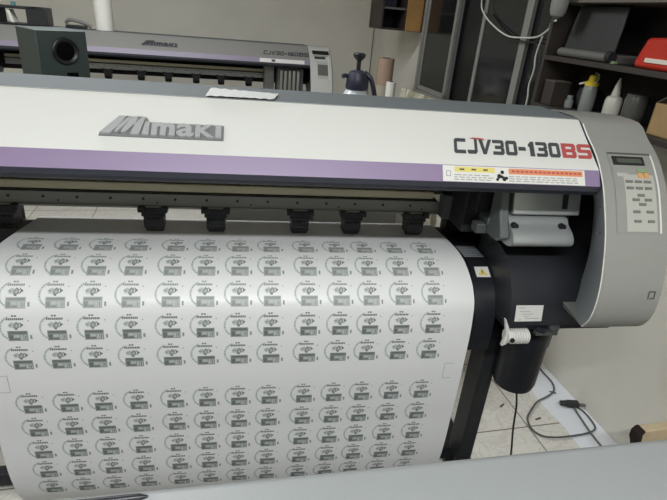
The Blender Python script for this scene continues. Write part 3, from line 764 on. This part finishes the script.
# corner cabinet on the right wall, far end
hc = WT('hanging_cabinet', 'hanging cabinet with open dark shelves and orange wooden door in the corner', 'cabinet', 2.56, .34, 1.545)
q = MB().box((0, 0, 0), (.015, .32, .5), M['brown']).box((.015, 0, 0), (.372, .32, .015), M['brown']).box((.015, 0, .485), (.372, .32, .5), M['brown']).box((.015, .305, .015), (.372, .32, .485), M['shelfback']).box((.32, .002, .015), (.335, .305, .485), M['brown']).box((.20, .002, .015), (.212, .305, .485), M['brown'])
q.build('body', hc); MB().box((.0155, .01, .15), (.1995, .304, .165), M['lapg']).build('shelf_board', hc); MB().box((.205, -.016, .002), (.336, -.001, .498), M['orangewood']).build('door', hc, bevel=.002)
j = thing('small_black_box', 'black box on the open shelf of the hanging cabinet', 'box', Wp(2.72, .24, 1.7105), ROOM)
MB().box((-.05, -.06, 0), (.05, .06, .12), M['navy']).build('body', j, bevel=.004)
# rolls in the corner
def roll(label, x, y, r, h, m, top=None, band=None):
    t = thing('media_roll', label, 'roll', (x, y, 0))
    MB().lathe([(r, 0), (r, h)], (0, 0, 0), m, 32).lathe([(r*.45, h), (r*.45, h+.004)], (0, 0, 0), M['cartond'], 20).build('roll', t, smooth=True)
    if band: MB().lathe([(r+.0015, 0), (r+.0015, band)], (0, 0, 0), M['pale'], 32).build('wrapper', t, smooth=True)
roll('brown kraft roll standing upright in the far corner', 1.06, 4.12, .066, 1.342, M['kraft'], band=1.14)
roll('short white roll standing in front of the brown roll', 1.03, 3.78, .036, 1.205, M['paper'])
# wrapped bundle under the window corner
wb_ = thing('film_wrapped_bundle', 'pale crinkled film bundle in a thin frame below the window corner', 'bundle', (1.20, 3.55, 0))
q = MB(); random.seed(3)
vs = []; nx, nz = 10, 16
for s_ in (0, 1):
    for k in range(nz+1):
        for i in range(nx+1): vs.append((-.14+.34*i/nx+random.uniform(-.006, .006), (-.05 if s_ == 0 else .05)+random.uniform(-.012, .012), 1.20*k/nz-.10*(i/nx)*(k/nz)+(0 if k == 0 else random.uniform(-.01, .01))))
w = nx+1; N = w*(nz+1)
fs = [(k*w+i, k*w+i+1, (k+1)*w+i+1, (k+1)*w+i) for k in range(nz) for i in range(nx)]
fs = fs+[tuple(N+a for a in f[::-1]) for f in fs]
per = [i for i in range(nx)]+[k*w+nx for k in range(nz)]+[nz*w+i for i in range(nx, 0, -1)]+[k*w for k in range(nz, 0, -1)]
fs += [(per[k], N+per[k], N+per[(k+1) % len(per)], per[(k+1) % len(per)]) for k in range(len(per))]
q.add(vs, fs, M['wrap']).build('film', wb_)
for x in (-.145, .06): MB().tube([(x, -.075, 0), (x, -.075, 1.20-.25*(x+.145))], .006, M['gold'], 8, 1).build('frame_rod', wb_)

# grey cabinet between the printers with the pump sprayer
gc = thing('storage_cabinet', 'grey storage cabinet between the printers carrying the pump sprayer', 'cabinet', (.30, 2.42, 0))
MB().box((-.42, -.18, .04), (.42, .18, 1.125), M['cabinet']).build('body', gc, bevel=.004)
for x in (-.21, .21):
    dr = MB().box((x-.205, -.196, .06), (x+.205, -.182, 1.08), M['cabinet']).build('door', gc, bevel=.003)
    MB().box((x+(.14 if x < 0 else -.16), -.208, .5), (x+(.16 if x < 0 else -.14), -.196, .62), M['alu']).build('handle', dr)
MB().box((-.40, -.16, 0), (.40, .16, .039), M['black']).build('plinth', gc)
ps = thing('pump_sprayer', 'translucent white pump sprayer bottle with navy head', 'sprayer', (.495, 2.42, 1.126))
MB().lathe([(.07, 0), (.078, .006), (.080, .10), (.074, .14), (.055, .17), (.045, .185)], (0, 0, 0), M['translucent'], 36).build('tank', ps, smooth=True)
MB().lathe([(.050, .185), (.053, .19), (.050, .235), (.040, .262), (.018, .27)], (0, 0, 0), M['navy'], 30).build('head', ps, smooth=True)
MB().lathe([(.010, .27), (.010, .31), (.026, .325), (.030, .338), (.022, .345)], (0, 0, 0), M['black'], 20).build('pump_knob', ps, smooth=True)
MB().tube([(-.045, 0, .24), (-.062, -.005, .243), (-.072, -.01, .238)], .010, M['navy'], 10).build('nozzle', ps)
MB().tube([(.03, 0, .262), (.062, -.01, .235), (.085, -.015, .17), (.10, -.015, .10)], .011, M['navy'], 10).build('trigger_handle', ps)
rb = thing('red_plastic_bin', 'red plastic bin seen in the gap behind the near printer', 'bin', (.86, 2.45, 0))
MB().lathe([(.07, 0), (.08, .01), (.095, .60), (.098, .62)], (0, 0, 0), M['red'], 28).build('bin_body', rb, smooth=True)
MB().lathe([(.102, .621), (.102, .64), (.06, .655)], (0, 0, 0), M['paper'], 28).build('lid', rb, smooth=True)

# speaker on a stand
sd = thing('pedestal_table', 'black pedestal table behind the near printer carrying the speaker', 'table', (-.93, 2.10, 0))
MB().box((-.40, -.15, 1.178), (.38, .15, 1.20), M['black']).build('top_plate', sd, bevel=.003); MB().cyl((0, 0, 0), .02, .02, 1.178, M['black']).build('pole', sd); MB().lathe([(.18, 0), (.18, .012), (.15, .02)], (0, 0, 0), M['black'], 32).build('base', sd)
SR = math.radians(39)
sk = thing('bass_speaker', 'dark green grey box speaker with round port behind the near printer', 'speaker', (-.70, 2.075, 1.201), SR)
q = MB().box((-.084, -.09, 0), (.084, .09, .293), M['spk']); q.build('enclosure', sk, bevel=.003)
MB().lathe([(.046, .0), (.045, -.004), (.040, -.006), (.032, -.001), (.026, .0)], (.006, -.0905, .226), M['black'], 40, 'y', False).build('port_ring', sk, smooth=True)
MB().lathe([(.034, -.0008), (.034, -.0005)], (.006, -.0905, .226), M['spkd'], 36, 'y').build('port', sk)
MB().box((.002, -.0935, .135), (.040, -.0905, .155), M['spkd']).build('badge', sk)

# things on top of the far printer
def FP(x, y, z): # far printer top frame: x along it from its right rear corner, y away
    return Vector((.651+x*c4-y*s4, 4.744+x*s4+y*c4, z-.058))
pr_ = thing('paper_roll', 'upright white paper roll on top of the far printer', 'roll', FP(-1.785, -.09, 1.4215), ROOM)
MB().lathe([(.066, 0), (.066, .25)], (0, 0, 0), M['paper'], 32).lathe([(.025, .25), (.025, .252)], (0, 0, 0), M['cartond'], 16).build('roll', pr_, smooth=True)
bt = thing('black_tray_stand', 'black tray stand holding papers at the left end of the far printer', 'tray', FP(-2.335, -.125, 1.4245), ROOM)
bt.scale = (1.28, 1.1, 1.1)
q = MB().box((-.40, -.08, .095), (.13, .06, .112), M['black']).box((.03, -.08, 0), (.14, .06, .112), M['black']).box((-.40, -.08, 0), (.03, .06, .008), M['black']).box((-.42, -.08, 0), (-.40, .06, .112), M['black']).box((-.145, -.082, .0), (-.105, .05, .112), M['blackmatte'])
q.build('frame', bt, bevel=.006)
pz = MB().add([(-.10, -.07, .009), (-.08, -.07, .009), (-.105, -.07, .094), (-.125, -.07, .094), (-.10, .03, .009), (-.08, .03, .009), (-.105, .03, .094), (-.125, .03, .094)], [(0,1,2,3),(7,6,5,4),(0,4,5,1),(1,5,6,2),(2,6,7,3),(3,7,4,0)], M['paper'])
pz.shift((-.03, 0, 0)); 
pp = pz.build('paper_stack', None); pp.location = Vector(bt.location)+Vector((0, 0, .003)); pp.rotation_euler = (0, 0, ROOM); tag(pp, 'white papers leaning inside the black tray stand', 'paper')
for i, (x, lab) in enumerate(((-.24, 'teal marker cap at the left on the black tray stand'), (-.06, 'teal marker cap at the right on the black tray stand'))):
    k_ = thing('teal_pot', lab.replace('marker cap','lidded pot'), 'pot', Vector(bt.location)+Vector((x*c4, x*s4, .1245)), ROOM); MB().lathe([(.016, 0), (.016, .022), (.010, .026)], (0, 0, 0), M['teal'], 16).build('pot_body', k_, smooth=True)
gd = thing('cable_gadget', 'small black gadget with a grey bar on top of the far printer', 'gadget', FP(-1.99, -.11, 1.4215), ROOM); gd.scale = (1.3, 1.2, 1.3)
MB().box((-.05, -.03, 0), (.06, .03, .018), M['black']).build('body', gd, bevel=.003); MB().tube([(-.05, -.02, .025), (-.02, -.02, .045), (.06, -.02, .028), (.09, -.02, .012)], .009, M['lapg'], 8).build('bar', gd)

# ------------------------------------------------------------------ on the floor at the right
q = MB().prism([(1.40, 1.95), (1.405, 1.70), (1.428, 1.56), (1.437, 1.40), (1.445, 1.10), (1.642, 1.10), (1.621, 1.38), (1.605, 1.60), (1.577, 1.95)], .0005, .004, M['board'], 'z')
wbd = q.shift((1.48, 1.5, 0)).build('white_sheet', None, loc=(1.48, 1.5, 0)); tag(wbd, 'smooth white sheet lying on the floor tiles along the right wall', 'sheet')
cord = [[1.545, 2.015], [1.535, 1.932], [1.54, 1.837], [1.509, 1.772], [1.443, 1.733], [1.387, 1.708], [1.328, 1.657], [1.278, 1.602], [1.265, 1.541], [1.29, 1.498], [1.349, 1.483], [1.45, 1.487], [1.525, 1.499], [1.568, 1.519], [1.582, 1.554], [1.583, 1.618], [1.568, 1.66]]
q = MB().tube([(x-1.4, y-1.6, .0095) for x, y in cord], .0042, M['cordg']); o_ = q.build('floor_cable', None, loc=(1.4, 1.6, 0)); tag(o_, 'dark power cord curling over the floor tiles', 'cord')
cord = [[1.540, 1.645], [1.530, 1.565], [1.523, 1.48], [1.523, 1.395], [1.53, 1.28]]
q = MB().tube([(x-1.4, y-1.6, .0185) for x, y in cord], .0045, M['lapg']); o_ = q.build('floor_cable', None, loc=(1.4, 1.6, 0)); tag(o_, 'grey power cord running from the plug towards the viewer', 'cord')
pg = thing('power_plug', 'black power plug and socket lying on the white sheet by the wall', 'plug', (1.548, 1.672, .0045), math.radians(-8))
MB().box((-.03, -.016, 0), (.03, .016, .028), M['corddk']).build('socket', pg, bevel=.006)
MB().lathe([(.012, -.06), (.015, -.03), (.010, .0)], (0, 0, .016), M['corddk'], 14, 'x').build('plug_body', pg, smooth=True)
MB().lathe([(.007, .03), (.009, .04), (.006, .065)], (0, -.005, .014), M['lapg'], 12, 'x').build('strain_relief', pg, smooth=True)
MB().box((-.072, -.004, .012), (-.055, -.002, .02), M['steel']).build('prong', pg)
for (x, y, a, lab) in ((1.335, 1.605, .3, 'brown wood splinter on the floor tile inside the cord loop'), (1.505, 1.77, -.5, 'brown scrap near the foot of the right wall'), (1.20, 1.70, .6, 'thin twig scrap on the tile beside the drain tube')):
    k_ = MB().box((-.016, -.003, 0), (.016, .003, .004), M['cartond']).build('floor_scrap', None, loc=(x, y, .0045 if x > 1.4 else .0005)); k_.rotation_euler = (0, 0, a); tag(k_, lab, 'scrap')
# timber board with charred end
tm = thing('timber_board', 'pale timber board with charred end standing near the right wall', 'board', (1.478, 1.18, -.06), ROOM)
q = MB(); pl_ = [(-.058, .33), (-.072, .37), (-.07, .395), (-.05, .405), (.13, .405), (.13, .061), (-.04, .061), (-.04, .29)]
q.prism(pl_, 0, .035, M['timber'], 'y').build('plank', tm, bevel=.003)
MB().prism([(-.074, .36), (-.076, .39), (-.062, .4065), (-.05, .4065), (-.058, .39), (-.052, .36), (-.028, .31), (-.022, .285), (-.042, .285), (-.056, .325)], -.003, .036, M['char'], 'y').build('charred_end', tm, bevel=.002)

# ------------------------------------------------------------------ camera
cam = bpy.data.cameras.new('camera'); co = bpy.data.objects.new('camera', cam); COL.objects.link(co)
yw, pt, rl = (math.radians(v) for v in (10.62969594, 25.00227235, -5.10778991))
F = Vector((math.sin(yw)*math.cos(pt), math.cos(yw)*math.cos(pt), -math.sin(pt)))
r = Vector((math.cos(yw), -math.sin(yw), 0)); d = F.cross(r)
R2 = math.cos(rl)*r+math.sin(rl)*d; D2 = -math.sin(rl)*r+math.cos(rl)*d
mw = Matrix((R2, -D2, -F)).transposed().to_4x4(); mw.translation = Vector((0, 0, 1.62)); co.matrix_world = mw
cam.sensor_fit = 'HORIZONTAL'; cam.sensor_width = 36.; cam.lens = 503.205/667*36; cam.clip_start = .02
bpy.context.scene.camera = co
wd = bpy.data.worlds.new('world'); bpy.context.scene.world = wd; wd.use_nodes = True
wd.node_tree.nodes['Background'].inputs['Color'].default_value = (.05, .05, .05, 1)
vs_ = bpy.context.scene.view_settings
vs_.view_transform = 'Standard'; vs_.look = 'None'; vs_.gamma = 1; vs_.use_curve_mapping = False; vs_.exposure = 0.
